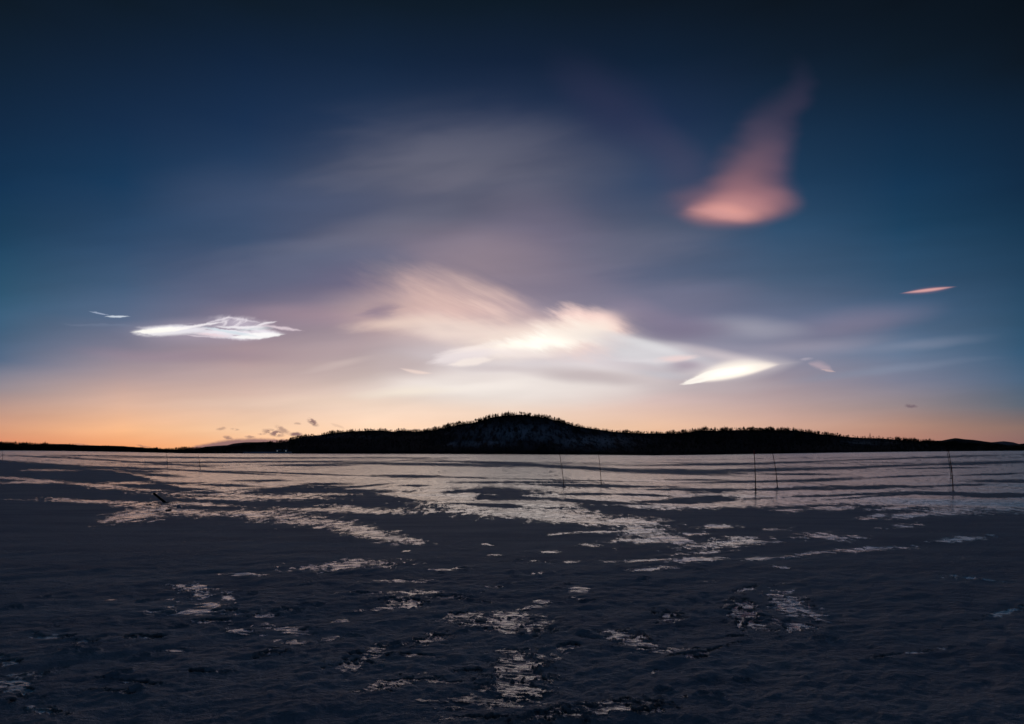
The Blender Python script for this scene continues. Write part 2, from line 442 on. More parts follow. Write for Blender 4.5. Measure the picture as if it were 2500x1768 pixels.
# ------------------------------------------------------------------ the frozen lake
# (cx, cy, rx, ry, rot, strength) of bare ice and of drifted snow, read off the photograph and laid on the ice plane
ICE = [
 (1180,1240,130,12,4),(1290,1252,160,14,3),(1400,1268,150,16,5),(1540,1278,90,12,4),(1570,1298,80,15,4),(1640,1318,75,10,8),(1270,1258,200,8,3),
 (1480,1300,70,3,-2),(1380,1304,50,3,-4),(1560,1322,60,6,0),
 (610,1258,70,9,4),(720,1268,110,14,6),(830,1285,120,13,9),(900,1303,80,12,11),(965,1318,60,8,8),(840,1248,150,5,2),(860,1243,60,6,4),(930,1249,55,3,0),
 (700,1215,80,6,1),(600,1211,170,4,2),(560,1219,110,3,2),(770,1207,60,3,0),
 (400,1243,95,11,6),(325,1262,75,12,-8),(470,1252,50,6,8),(500,1232,70,4,3),(528,1257,20,3,6),
 (845,1385,107,10,-3),(583,1405,48,3,1),(483,1447,46,14,8),(560,1463,22,8,20),(420,1468,15,4,10),(520,1480,30,3,0),(420,1486,16,4,0),
 (990,1421,75,3,0),(985,1475,52,13,5),(1090,1460,40,4,0),(940,1490,50,6,-5),(1010,1448,60,4,0),(900,1451,60,2,0),
 (1250,1508,72,13,3),(1225,1530,95,15,4),(1150,1507,42,8,-6),(1130,1522,30,5,10),(1320,1522,38,11,3),(1300,1487,34,5,-8),(1240,1545,40,5,0),
 (1050,1567,56,13,-8),(1380,1586,30,8,-6),(1530,1558,52,18,10),(1490,1540,30,6,-3),(1560,1575,50,12,10),(1628,1506,34,14,8),
 (1810,1498,38,30,25),(1835,1522,32,14,20),(1920,1478,50,26,25),(1965,1490,45,20,25),(1940,1530,55,12,10),(1880,1541,28,8,10),(1890,1455,24,4,0),(1820,1440,34,4,-12),
 (1265,1640,70,36,-20),(1240,1680,82,28,5),(1200,1720,110,9,3),(1240,1632,44,9,-5),(1150,1641,34,4,0),(1240,1727,70,12,0),
 (960,1676,60,14,-12),(1000,1666,40,8,0),(1080,1668,66,7,4),(860,1628,56,15,-6),(900,1600,40,8,0),(915,1588,26,9,-12),(1060,1720,40,6,0),(1120,1737,34,6,4),(1010,1604,40,4,2),
 (1440,1745,150,22,-8),(1540,1748,60,10,0),(1150,1762,60,7,0),
 (1630,1592,60,4,-4),(1740,1590,40,6,-14),(1690,1600,50,5,-8),(1600,1640,12,5,-20),
 (40,1690,46,26,10),(16,1625,26,14,0),(100,1742,60,10,8),(90,1655,30,8,0),
 (700,1540,60,7,8),(600,1545,46,5,4),(520,1520,40,4,0),(650,1510,40,5,0),(715,1573,36,6,6),(660,1600,34,5,-10),
 (1780,1327,86,11,-3),(1690,1336,32,5,-4),(1752,1288,46,5,-3),(1702,1305,34,3,-2),(1900,1295,36,4,0),(2010,1312,66,8,4),(2120,1342,80,5,-3),(1980,1353,50,3,-6),(2340,1320,60,5,-6),(2200,1287,40,5,-6),
 (1925,1248,28,4,0),(2015,1240,34,4,-4),(2060,1242,32,6,-2),(2130,1262,32,6,-8),(2230,1258,60,7,-6),(2190,1240,60,5,-6),(2320,1250,100,10,0),(2440,1240,90,10,4),
 (1880,1366,70,3,-3),(1690,1369,70,5,-2),(1590,1392,50,5,-4),(1720,1352,60,3,-3),(1560,1371,80,2.5,-2),

 (2200,1600,100,4,-8),(2440,1500,50,6,-16),(2370,1412,70,4,4),
 (200,1183,190,2.2,5),(330,1196,60,2,3),(240,1226,130,2.4,1),(190,1222,70,3,3),(90,1178,50,2,0),(120,1148,50,2,0),(340,1180,60,2,0),
 (120,1560,46,6,4),(210,1575,36,6,6),(360,1560,50,4,0),(300,1670,60,5,5),(300,1700,50,5,4),(500,1645,44,4,0),(420,1590,30,4,0),
]
SNOW = [
 (1235,1201,105,11,3),(1150,1199,70,5,-3),(1280,1216,90,6,2),(1200,1215,60,7,0),
 (700,1196,120,7,-1),(790,1182,60,3,0),(640,1174,80,2.5,0),(860,1200,150,5,0),(760,1188,80,3,2),(560,1186,90,3,2),(900,1186,60,2.5,-6),(1010,1186,40,3,0),
 (1450,1226,130,4,3),(1540,1247,120,10,5),(1700,1221,70,7,-2),(1640,1226,90,4,0),(1440,1207,70,2.5,0),(1560,1209,60,2.4,2),(1160,1232,100,2.2,1),(1210,1236,80,3,2),
 (1100,1127,200,1.5,1),(1050,1134,190,3.5,1),(1300,1136,260,3,3),(1480,1146,260,3.5,3),(1650,1152,150,5,1),(1850,1148,170,3.5,-1),(2150,1139,160,2.4,-2),(2420,1130,140,3,-2),(2300,1143,90,1.5,-1),(1750,1134,150,2,-1),(1950,1128,180,1.5,-2),(2250,1118,200,1.5,-2),
 (700,1118,320,1.2,0),(740,1127,180,2,0),(760,1136,90,2.2,0),(480,1117,190,1.4,1),(480,1129,140,1.2,0),(300,1114,200,1.3,1),(420,1135,80,1,0),
 (200,1121,220,1.2,3),(330,1128,150,1.4,4),(150,1137,160,3,4),(520,1152,180,1.8,3),(760,1158,200,1.8,2),(1130,1166,80,1.6,1),(1350,1172,200,1.2,1),(1250,1178,150,2.6,0),(1440,1186,190,2.8,1),(1000,1163,90,3,1),
 (380,1160,70,4,4),(300,1172,160,5,4),(420,1180,80,3,0),(340,1152,50,3,0),(440,1193,90,3,4),(480,1204,60,2.5,0),(300,1143,90,2,3),
 (1700,1172,80,2,0),(1850,1176,160,3,-1),(2000,1172,120,4,-2),(2200,1164,80,2,-2),(2430,1158,70,1.6,-2),(1900,1195,150,4,-2),(2100,1192,110,4,-2),(2320,1186,90,3,-2),(1760,1197,90,4,0),(2050,1210,160,3,-2),(2290,1206,80,3,0),(2460,1175,100,4,0),(1950,1158,80,2,0),(2120,1214,120,2.6,-4),(2440,1210,70,4,0),(1650,1196,70,2,0),
]
LOWER = interp([-400,0,150,300,380,460,560,650,760,900,980,1040,1120,1250,1350,1450,1560,1640,1668,1700,1800,1900,2050,2200,2350,2500,2900],
               [1120,1124,1138,1152,1172,1196,1204,1196,1192,1199,1214,1226,1236,1247,1240,1240,1242,1243,1243,1243,1241,1238,1232,1235,1240,1244,1244])

GLINTS = [(940,1572),(1280,1410),(1235,1433),(1370,1432),(600,1455),(690,1490),(1440,1470),(1150,1470),(1060,1400),(1330,1375),(1500,1390),(1420,1330),(1300,1335),(1220,1330),(1520,1325),(1240,1375),(1440,1380),(1130,1395),(1560,1415),(840,1555),(770,1480),(1720,1395),(1600,1350),(1650,1375),(1140,1545),(700,1500),(620,1500),(560,1490),(1020,1340),(960,1330),(1080,1322),(1180,1350),(1380,1350),(1700,1420),(1850,1400),(1950,1385),(700,1580),(780,1560),(860,1520),(1340,1480),(1460,1560),(1250,1590),(1000,1540),(540,1560),(640,1600),(1700,1600),(1780,1560)]
def build_lake():
    azs = np.concatenate([np.linspace(R(-48), R(48), 1500), np.linspace(R(48), R(312), 90)[1:-1]])
    ds = np.concatenate([np.array([60000., 12000., 4500., 2500., 1500., 1150.]), np.linspace(900, 8.0, 830), np.linspace(7.7, 2.6, 18), np.array([2.0, 1.3, .8, .5, .3, .2])])
    rs = HC * F / ds
    A, RR = np.meshgrid(azs, rs)
    x = RR * np.sin(A); y = RR * np.cos(A)
    nr, nc = A.shape
    # photo coordinates of each point (only valid ahead)
    yf = np.maximum(y, 0.05)
    u = np.where(y > 0.3, 1250 + F * x / yf, -9999.0)
    v = np.where(y > 0.3, HZ + F * HC / yf, 9999.0)
    vv = HZ - F * (lake_z(A, RR) - HC) / yf
    v = np.where(y > 0.3, vv, v)
    dstep = np.where(RR < 400, 1.07, 0.3)
    cell = np.maximum(RR * 0.0012, dstep * RR * RR / (HC * F))
    side = (np.abs(A) > R(48.2)) & (A < R(311.8)); cell = np.where(side, np.maximum(cell, RR * 0.05), cell)
    # wobble the outlines a little so they do not follow clean ellipses
    wob1 = fbm(x, y * 0.55, 3.0, 4, 0.55, 3); wob2 = fbm(x, y, 1.1, 4, 0.6, 4)
    asp = np.clip((v - HZ) / 380.0, 0.02, 1.2)
    uw = u + wob1 * 6; vw = v + wob2 * 4 * asp
    def field(lst):
        m = np.full(u.shape, -3.0)
        for (cx, cy, rx, ry, ro) in lst:
            sel = (np.abs(uw - cx) < rx * 1.9 + 4 * ry) & (np.abs(vw - cy) < ry * 3 + rx * 0.6)
            if not sel.any(): continue
            c, s = math.cos(R(ro)), math.sin(R(ro))
            a = uw[sel] - cx; b = vw[sel] - cy
            q = np.sqrt(((a * c + b * s) / rx) ** 2 + ((-a * s + b * c) / ry) ** 2)
            m[sel] = np.maximum(m[sel], 1 - q)
        return m
    g_ = random.Random(8)
    chips = []
    for (cu, cv) in GLINTS:
        for k in range(g_.choice([0, 1, 1])):
            h = (cv - HZ) / 400
            chips.append((cu + g_.uniform(-45, 45), cv + g_.uniform(-10, 10), g_.uniform(8, 22) * (.5 + h), g_.uniform(1.2, 2.8) * (.5 + h), g_.uniform(-8, 8)))
    fi = field(ICE + chips); fs = field(SNOW)
    far = np.clip((LOWER(u) - vw) / (2.0 + 10 * asp), -3, 1.0)
    base = np.maximum(fi, far)
    n1 = fbm(x * 0.8, y, 0.7, 7, 0.72, 5); n2 = fbm(x * 1.0, y * 0.8, 6.0, 7, 0.6, 6)
    fine = fbm(x * 0.4 + 0.1 * y, y, 0.14, 5, 0.7, 9); rag = fbm(x * 0.8, y, 0.16, 5, 0.75, 10)
    rag2 = fbm(x * 0.25, y * 0.8, 1.3, 7, 0.78, 13); rag3 = fbm(x * 0.8, y * 0.25, 0.14, 4, 0.72, 14)
    rag4 = fbm(x * 0.5, y * 0.06, 0.2, 5, 0.72, 15); fn2 = fbm(x * 0.6, y * 0.55, 0.05, 4, 0.72, 16); rag5 = fbm(x, y * 0.12, 4.5, 6, 0.75, 17)
    midw = np.clip((v - 1150) / 30, 0, 1) * np.clip((1420 - v) / 120, 0, 1)
    # streaky breakup of the far ice
    st = fbm(x * 0.35, y * 0.55, 22.0, 7, 0.62, 8)
    st2 = fbm(x * 0.12, y * 0.5, 160.0, 6, 0.65, 18)
    farw = np.clip((1235 - v) / 60, 0, 1)
    nearw = np.clip((v - 1250) / 120, 0, 1)
    m = base * (0.9 - 0.15 * midw) + midw * (0.6 * rag2 + 1.0 * rag3 - 0.05) + np.clip((1215 - v) / 20, 0, 1) * (0.9 * rag4 + 1.1 * rag5) + (n1 * 0.28 + n2 * 0.08) * (1 - farw) + (st * 0.75 + st2 * np.clip((1160 - v) / 30, 0, 1)) * farw + 0.55 * rag - 0.10 * (1 - farw) + nearw * (0.5 * fine + 1.25 * fn2 - 0.02)
    m = np.minimum(m, np.where(fs > -0.6, -fs * 1.3 - 0.15 + n1 * 0.3 + st * 0.9 + 0.5 * rag + 0.6 * rag4 + 1.0 * rag5 + st2 * 0.6, 9))
    # scattered specks of bare ice between drifts
    sp = fbm(x * 0.8, y, 0.55, 4, 0.55, 12) ; spz = np.clip((v - 1290) / 40, 0, 1) * np.clip((n2 + 0.15) * 2, 0, 1)
    m = np.where(np.abs(A) < R(60), m, n2 - 0.3)
    m = np.maximum(m, (sp - 0.50 + 0.12 * fine) * 2.5 - (1 - spz) * 3)
    ice = np.clip(m / (0.26 + 0.2 * midw + 1.0 * np.clip((1200 - v) / 60, 0, 1)) + 0.5, 0, 1)
    ice_soft = np.clip(m / 0.35 + 0.5, 0, 1)
    # relief
    z = lake_z(A, RR)
    z = z + 0.035 * fbm(x * 0.7, y, 3.2, 3, 0.5, 21, cell) 
    dr = 0.55; xr = x * math.cos(dr) + y * math.sin(dr); yr = -x * math.sin(dr) + y * math.cos(dr)
    sast = fbm(xr * 0.45, yr, 0.35, 5, 0.55, 22, cell)
    crust = fbm(x, y, 0.16, 4, 0.6, 23, cell)
    lump = np.clip(fbm(x, y, 0.30, 4, 0.6, 26, cell) - 0.42, 0, 1) * np.clip((n2 + 0.1) * 3, 0, 1)
    ice_soft = ice_soft * (1 - midw) + 0.5 * midw
    z += (1 - ice_soft) * (0.012 + 0.030 * sast + 0.020 * crust + 0.03 * lump)
    rim = np.exp(-((m + 0.10) / 0.09) ** 2) * np.clip(fbm(x, y, 0.5, 2, .5, 31) + .2, 0, 1)
    z += 0.016 * rim
    rip = 1 - np.abs(fbm(x * 0.55 + 0.35 * y, y, 0.085, 3, 0.5, 24, cell)) * 2.0
    z += ice_soft * (0.010 * rip + 0.006 * fbm(x, y, 0.4, 3, 0.5, 25, cell))
    # footprints and thawed rings: collared pits
    rr_ = random.Random(5)
    pits = []
    for (cu, cv) in [(940,1572),(960,1580),(1280,1410),(1235,1433),(1370,1432),(600,1455),(690,1490),(150,1530),(60,1490),(240,1560),(360,1600),(290,1655),(310,1700),(500,1645),(200,1600),(130,1640),(420,1540),(1440,1470),(1150,1470),(1060,1400),(1330,1375),(1500,1390),(1420,1330),(1300,1335),(1220,1330),(1520,1325),(1240,1375),(1440,1380),(1130,1395),(1560,1415),(840,1555),(770,1480),(1720,1395),(1900,1400),(1600,1690),(1720,1705),(1800,1660),(2020,1560),(1440,1550),(1140,1545),(700,1500),(620,1500),(560,1490),(380,1470),(100,1460)]:
        for k in range(rr_.choice([1, 2, 2, 3])):
            pits.append((cu + rr_.uniform(-28, 28), cv + rr_.uniform(-7, 7)))
    for (cu, cv) in pits:
        yy_ = HC * F / (cv - HZ); xx_ = (cu - 1250) / F * yy_
        rad = rr_.uniform(0.025, 0.07)
        sel = ((x - xx_) ** 2 + (y - yy_) ** 2) < (rad * 3.2) ** 2
        q = np.sqrt(((x[sel] - xx_) / (rad * 1.35)) ** 2 + ((y[sel] - yy_) / rad) ** 2) + 0.5 * fbm(x[sel], y[sel], 0.1, 2, .5, 41)
        z[sel] += 0.012 * np.exp(-((q - 1.15) / 0.22) ** 2) - 0.009 * np.exp(-(q / 0.8) ** 4)
    z = np.where(RR < 0.6, 0.0, z)
    me = bpy.data.meshes.new("frozen_lake")
    co = np.stack([x, y, z], -1).reshape(-1, 3).astype(np.float32)
    # closing the ring in azimuth, plus a centre fan
    nv = nr * nc
    co = np.vstack([co, [[0, 0, 0]]]).astype(np.float32)
    i = np.arange(nr - 1)[:, None]; j = np.arange(nc)[None, :]; j2 = (j + 1) % nc
    q = np.stack([i * nc + j, i * nc + j2, (i + 1) * nc + j2, (i + 1) * nc + j], -1).reshape(-1, 4)
    q = q[:, ::-1]
    jj = np.arange(nc)
    tri = np.stack([np.full(nc, nv), (jj + 1) % nc, jj], -1)
    me.vertices.add(len(co)); me.vertices.foreach_set("co", co.ravel())
    nl = q.size + tri.size
    me.loops.add(nl); me.loops.foreach_set("vertex_index", np.concatenate([q.ravel(), tri.ravel()]).astype(np.int32))
    npoly = len(q) + len(tri)
    me.polygons.add(npoly)
    ls = np.concatenate([np.arange(len(q)) * 4, q.size + np.arange(len(tri)) * 3]).astype(np.int32)
    me.polygons.foreach_set("loop_start", ls)
    me.polygons.foreach_set("use_smooth", np.ones(npoly, dtype=bool))
    at = me.attributes.new("bare_ice", 'FLOAT', 'POINT')
    at.data.foreach_set("value", np.append(ice.ravel(), 0).astype(np.float32))
    me.update(); me.validate()
    o = bpy.data.objects.new("frozen_lake", me)
    COL.objects.link(o)
    o["kind"] = "structure"
    return o

def material(name):
    m = bpy.data.materials.new(name)
    m.use_nodes = True
    t = m.node_tree
    return m, t, t.nodes["Principled BSDF"]

def lake_material():
    m, t, p = material("snow_and_ice")
    n, l = t.nodes, t.links
    at = n.new('ShaderNodeAttribute'); at.attribute_name = "bare_ice"
    geo = n.new('ShaderNodeNewGeometry')
    def nz(scale, det, rough, vs=(1, 1, 1)):
        mp = n.new('ShaderNodeMapping'); mp.inputs['Scale'].default_value = vs
        mp.inputs['Rotation'].default_value = (0, 0, 0.35)
        l.new(geo.outputs['Position'], mp.inputs[0])
        x = n.new('ShaderNodeTexNoise'); x.inputs['Scale'].default_value = scale
        x.inputs['Detail'].default_value = det; x.inputs['Roughness'].default_value = rough
        l.new(mp.outputs[0], x.inputs[0]); return x.outputs[0]
    # snow
    cs = n.new('ShaderNodeValToRGB')
    cs.color_ramp.elements[0].position = .3; cs.color_ramp.elements[0].color = (0.54, 0.57, 0.66, 1)
    cs.color_ramp.elements[1].position = .7; cs.color_ramp.elements[1].color = (0.97, 0.97, 0.99, 1)
    l.new(nz(0.8, 8, .68, (.28, 1.5, 1)), cs.inputs[0])
    ci = n.new('ShaderNodeValToRGB')
    ci.color_ramp.elements[0].position = .35; ci.color_ramp.elements[0].color = (0.010, 0.010, 0.009, 1)
    ci.color_ramp.elements[1].position = .7; ci.color_ramp.elements[1].color = (0.030, 0.031, 0.030, 1)
    l.new(nz(1.7, 4, .6), ci.inputs[0])
    gr = n.new('ShaderNodeMapRange'); gr.interpolation_type = 'SMOOTHSTEP'
    l.new(nz(5.5, 6, .8, (.45, 1.1, 1)), gr.inputs[0])
    gr.inputs[1].default_value = .42; gr.inputs[2].default_value = .53; gr.inputs[3].default_value = .18
    gm = n.new('ShaderNodeMath'); gm.operation = 'MULTIPLY'
    l.new(at.outputs['Fac'], gm.inputs[0]); l.new(gr.outputs[0], gm.inputs[1])
    ICEF = gm.outputs[0]
    mx = n.new('ShaderNodeMix'); mx.data_type = 'RGBA'
    l.new(ICEF, mx.inputs[0]); l.new(cs.outputs[0], mx.inputs[6]); l.new(ci.outputs[0], mx.inputs[7])
    l.new(mx.outputs[2], p.inputs['Base Color'])
    mr = n.new('ShaderNodeMapRange'); l.new(ICEF, mr.inputs[0])
    mr.inputs[3].default_value = 0.7; mr.inputs[4].default_value = 0.17
    l.new(mr.outputs[0], p.inputs['Roughness'])
    mi = n.new('ShaderNodeMapRange'); l.new(ICEF, mi.inputs[0]); mi.inputs[3].default_value = 1.4; mi.inputs[4].default_value = 2.1
    l.new(mi.outputs[0], p.inputs['IOR'])
    ms = n.new('ShaderNodeMapRange'); l.new(ICEF, ms.inputs[0])
    ms.inputs[3].default_value = 0.14; ms.inputs[4].default_value = 1.0
    l.new(ms.outputs[0], p.inputs['Specular IOR Level'])
    l.new(ICEF, p.inputs['Coat Weight'])           # extra glossy layer added to brighten the ice's reflection of the sky
    p.inputs['Coat Roughness'].default_value = .17
    p.inputs['Coat IOR'].default_value = 1.6
    # fine grain
    hs = n.new('ShaderNodeMath'); hs.operation = 'ADD'
    l.new(nz(38, 5, .65, (.7, 1.3, 1)), hs.inputs[0])
    s2 = n.new('ShaderNodeMath'); s2.operation = 'MULTIPLY'; s2.inputs[1].default_value = 2.0
    l.new(nz(9, 4, .6, (.5, 1.5, 1)), s2.inputs[0]); l.new(s2.outputs[0], hs.inputs[1])
    b1 = n.new('ShaderNodeBump'); b1.inputs['Strength'].default_value = 1.0; b1.inputs['Distance'].default_value = 0.04
    l.new(hs.outputs[0], b1.inputs['Height'])
    l.new(b1.outputs[0], p.inputs['Normal'])
    return m

lake = build_lake()
lake.data.materials.append(lake_material())

# ------------------------------------------------------------------ hills
FORE = interp([-500,0,50,100,140,200,300,400,450,500,560,620,640,680,700,720,740,780,820,860,930,955,985,1010,1050,1075,1100,1130,1150,1170,1200,1230,1250,1270,1300,1340,1380,1410,1460,1500,1540,1600,1650,1680,1700,1740,1800,1860,1930,1960,1990,2030,2060,2100,2150,2200,2230,2270,2300,2500,2900],
              [1078,1081,1082,1084,1088,1089,1092,1096,1093,1093,1090,1083,1080,1077,1074,1067,1062,1058,1052,1048,1046,1049,1046,1049,1045,1042,1034,1030,1027,1022,1012,1008,1006,1005,1009,1015,1027,1036,1044,1050,1052,1053,1053,1050,1045,1046,1044,1045,1045,1048,1055,1057,1062,1065,1066,1070,1072,1077,1080,1090,1090])
TREEPX = interp([-500,0,600,900,1250,1500,1700,1900,2100,2300,2500], [7,6,5,6,9,6,8,7,5,6,3])   # height of crest trees in the photo
R0 = 1000.0
CREST = interp([-500,0,500,700,1000,1250,1500,1800,2100,2300,2500], [1120,1120,1150,1300,1450,1500,1450,1450,1500,1500,1400])
def az_u(u): return np.arctan((np.asarray(u, float) - 1250) / F)
def hill_z(u, r):
    """ground height of the near hills at photo column u and distance r"""
    a = az_u(u); ca = np.cos(a)
    rc = CREST(u)
    z0 = lake_z(a, np.full_like(a, R0)) + 0.0
    t0 = (z0 - HC) / R0
    t1 = (HZ - (FORE(u) + TREEPX(u) * 0.75)) / F * ca
    s = (r - R0) / (rc - R0)
    sc = np.clip(s, 0, 1)
    t = t0 + (t1 - t0) * (sc ** 0.75)
    wx = r * np.sin(a); wy = r * ca
    bumps = fbm(wx, wy, 160, 4, .5, 51) * 0.004 * np.sin(math.pi * np.clip(s, 0, 1)) * np.clip((t1 - t0) / 0.03, 0, 1)
    t = t + bumps
    z = HC + t * np.minimum(r, rc)
    z = np.where(s > 1, (HC + t1 * rc) - (r - rc) * 0.16, z)
    return z
def terrain(name, u0, u1, nu, rs, zf):
    us = np.linspace(u0, u1, nu)
    U, RR = np.meshgrid(us, rs)
    a = az_u(U)
    z = zf(U, RR)
    co = np.stack([RR * np.sin(a), RR * np.cos(a), z], -1).reshape(-1, 3)
    nr, nc = U.shape
    i = np.arange(nr - 1)[:, None]; j = np.arange(nc - 1)[None, :]
    q = np.stack([i * nc + j, i * nc + j + 1, (i + 1) * nc + j + 1, (i + 1) * nc + j], -1).reshape(-1, 4)[:, ::-1]
    me = bpy.data.meshes.new(name)
    me.from_pydata(co.tolist(), [], q.tolist())
    me.polygons.foreach_set("use_smooth", np.ones(len(me.polygons), dtype=bool))
    me.update()
    o = bpy.data.objects.new(name, me); COL.objects.link(o)
    o["kind"] = "structure"
    return o

def hill_material(name, dark, light, lo=.5, hi=.7, sc=0.012, rough=.9):
    m, t, p = material(name)
    n, l = t.nodes, t.links
    geo = n.new('ShaderNodeNewGeometry')
    x = n.new('ShaderNodeTexNoise'); x.inputs['Scale'].default_value = sc; x.inputs['Detail'].default_value = 8; x.inputs['Roughness'].default_value = .68
    l.new(geo.outputs['Position'], x.inputs[0])
    c = n.new('ShaderNodeValToRGB')
    c.color_ramp.elements[0].position = lo; c.color_ramp.elements[0].color = dark
    c.color_ramp.elements[1].position = hi; c.color_ramp.elements[1].color = light
    l.new(x.outputs[0], c.inputs[0]); l.new(c.outputs[0], p.inputs['Base Color'])
    p.inputs['Roughness'].default_value = rough
    p.inputs['Specular IOR Level'].default_value = 0.05
    return m

near_rs = np.concatenate([[985.0], np.linspace(R0, 1560, 60), np.linspace(1580, 2100, 8)])
def nz_(U, RR):
    z = hill_z(U, RR)
    return np.where(RR < R0, lake_z(az_u(U), np.full_like(U, 985.0)) - 1.5, z)
hill = terrain("wooded_hill", -450, 2950, 680, near_rs, nz_)
def openness(us, v):
    t = np.exp(-(((us - 1270) / 130) ** 2 + ((v - 1058) / 24) ** 2))
    t = np.maximum(t, np.exp(-(((us - 1440) / 100) ** 2 + ((v - 1078) / 16) ** 2)))
    t = np.maximum(t, np.exp(-(((us - 1190) / 70) ** 2 + ((v - 1082) / 8) ** 2)))
    t = np.maximum(t, .9 * np.exp(-(((us - 1105) / 16) ** 2 + ((v - 1084) / 6) ** 2)))
    t = np.maximum(t, .5 * np.exp(-(((us - 2110) / 50) ** 2 + ((v - 1080) / 7) ** 2)))
    t = np.maximum(t, .35 * np.exp(-(((us - 840) / 80) ** 2 + ((v - 1066) / 5) ** 2)))
    return t
def hill_floor():
    m, t, p = material("forest_floor_snow")
    n, l = t.nodes, t.links
    at = n.new('ShaderNodeAttribute'); at.attribute_name = "open_slope"
    geo = n.new('ShaderNodeNewGeometry')
    x = n.new('ShaderNodeTexNoise'); x.inputs['Scale'].default_value = .07; x.inputs['Detail'].default_value = 8; x.inputs['Roughness'].default_value = .7
    mp = n.new('ShaderNodeMapping'); mp.inputs['Scale'].default_value = (1, .12, .3); l.new(geo.outputs['Position'], mp.inputs[0])
    l.new(mp.outputs[0], x.inputs[0])
    r = n.new('ShaderNodeMapRange'); r.interpolation_type = 'SMOOTHSTEP'; l.new(x.outputs[0], r.inputs[0])
    r.inputs[1].default_value = .40; r.inputs[2].default_value = .56
    f = n.new('ShaderNodeMath'); f.operation = 'MULTIPLY'; l.new(at.outputs['Fac'], f.inputs[0]); l.new(r.outputs[0], f.inputs[1])
    c = n.new('ShaderNodeMix'); c.data_type = 'RGBA'; l.new(f.outputs[0], c.inputs[0])
    c.inputs[6].default_value = (0.03, 0.034, 0.04, 1); c.inputs[7].default_value = (.60, .66, .74, 1)
    l.new(c.outputs[2], p.inputs['Base Color']); p.inputs['Roughness'].default_value = .9; p.inputs['Specular IOR Level'].default_value = .05
    return m
_co = np.empty(len(hill.data.vertices) * 3); hill.data.vertices.foreach_get("co", _co); _co = _co.reshape(-1, 3)
_at = hill.data.attributes.new("open_slope", 'FLOAT', 'POINT')
_at.data.foreach_set("value", openness(1250 + F * _co[:, 0] / _co[:, 1], HZ - F * (_co[:, 2] - HC) / _co[:, 1]).astype(np.float32))
hill.data.materials.append(hill_floor())

def ridge(name, pts, dist, u0, u1, depth, mat):
    f = interp([p[0] for p in pts], [p[1] for p in pts])
    rs = np.linspace(dist - depth, dist + depth, 13)
    def zf(U, RR):
        s = np.clip(1 - np.abs(RR - dist) / depth, 0, 1)
        top = HC + (HZ - f(U)) / F * dist * np.cos(az_u(U))
        top = top + fbm(U, U * 0 + 3.0, 24, 4, .5, 61) * dist * 0.0004
        return -20 + (top + 20) * np.sin(s * math.pi / 2) ** 0.8
    o = terrain(name, u0, u1, 200, rs, zf)
    o.data.materials.append(mat)
    return o
far_mat = hill_material("distant_fell", (0.045, 0.035, 0.034, 1), (0.10, 0.085, 0.085, 1), .4, .65, 0.002)  # lighter tone stands in for haze as well as thin snow
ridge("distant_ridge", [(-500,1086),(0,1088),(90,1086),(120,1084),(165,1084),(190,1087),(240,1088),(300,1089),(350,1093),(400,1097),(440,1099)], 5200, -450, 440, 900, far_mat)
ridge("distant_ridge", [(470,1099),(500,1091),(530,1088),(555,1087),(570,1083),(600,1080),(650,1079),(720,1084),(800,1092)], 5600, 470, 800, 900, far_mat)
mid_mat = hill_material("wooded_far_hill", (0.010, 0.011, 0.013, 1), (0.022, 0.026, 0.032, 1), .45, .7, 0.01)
ridge("far_hill", [(2120,1095),(2250,1077),(2300,1076),(2320,1072),(2332,1070),(2365,1073),(2400,1077),(2440,1083),(2470,1088),(2600,1094),(2900,1096)], 3000, 2120, 2900, 700, mid_mat)
ridge("far_hill", [(2380,1096),(2440,1087),(2470,1085.5),(2500,1083),(2560,1080),(2700,1084),(2900,1086)], 4300, 2380, 2900, 700, mid_mat)
ridge("distant_fell", [(2360,1090),(2382,1077),(2400,1081),(2430,1079),(2450,1077),(2475,1080),(2492,1085),(2530,1088)], 14000, 2360, 2530, 2500, hill_material("hazed_snow_fell", (0.22, 0.20, 0.23, 1), (0.30, 0.27, 0.30, 1), .4, .6, .0006))  # distance haze put into the paler colour, along with snow

# ------------------------------------------------------------------ trees
bark_m, _, pb = material("spruce_bark"); pb.inputs['Base Color'].default_value = (0.05, 0.038, 0.03, 1); pb.inputs['Roughness'].default_value = .9
def needle_material():
    m, t, p = material("spruce_needles")
    n, l = t.nodes, t.links
    oi = n.new('ShaderNodeNewGeometry')
    x = n.new('ShaderNodeTexNoise'); x.inputs['Scale'].default_value = .35; x.inputs['Detail'].default_value = 3
    l.new(oi.outputs['Position'], x.inputs[0])
    c = n.new('ShaderNodeValToRGB')
    c.color_ramp.elements[0].position = .35; c.color_ramp.elements[0].color = (0.022, 0.028, 0.024, 1)
    c.color_ramp.elements[1].position = .65; c.color_ramp.elements[1].color = (0.05, 0.058, 0.045, 1)
    l.new(x.outputs[0], c.inputs[0]); l.new(c.outputs[0], p.inputs['Base Color'])
    p.inputs['Roughness'].default_value = .9; p.inputs['Specular IOR Level'].default_value = .1
    return m
needle_m = needle_material()

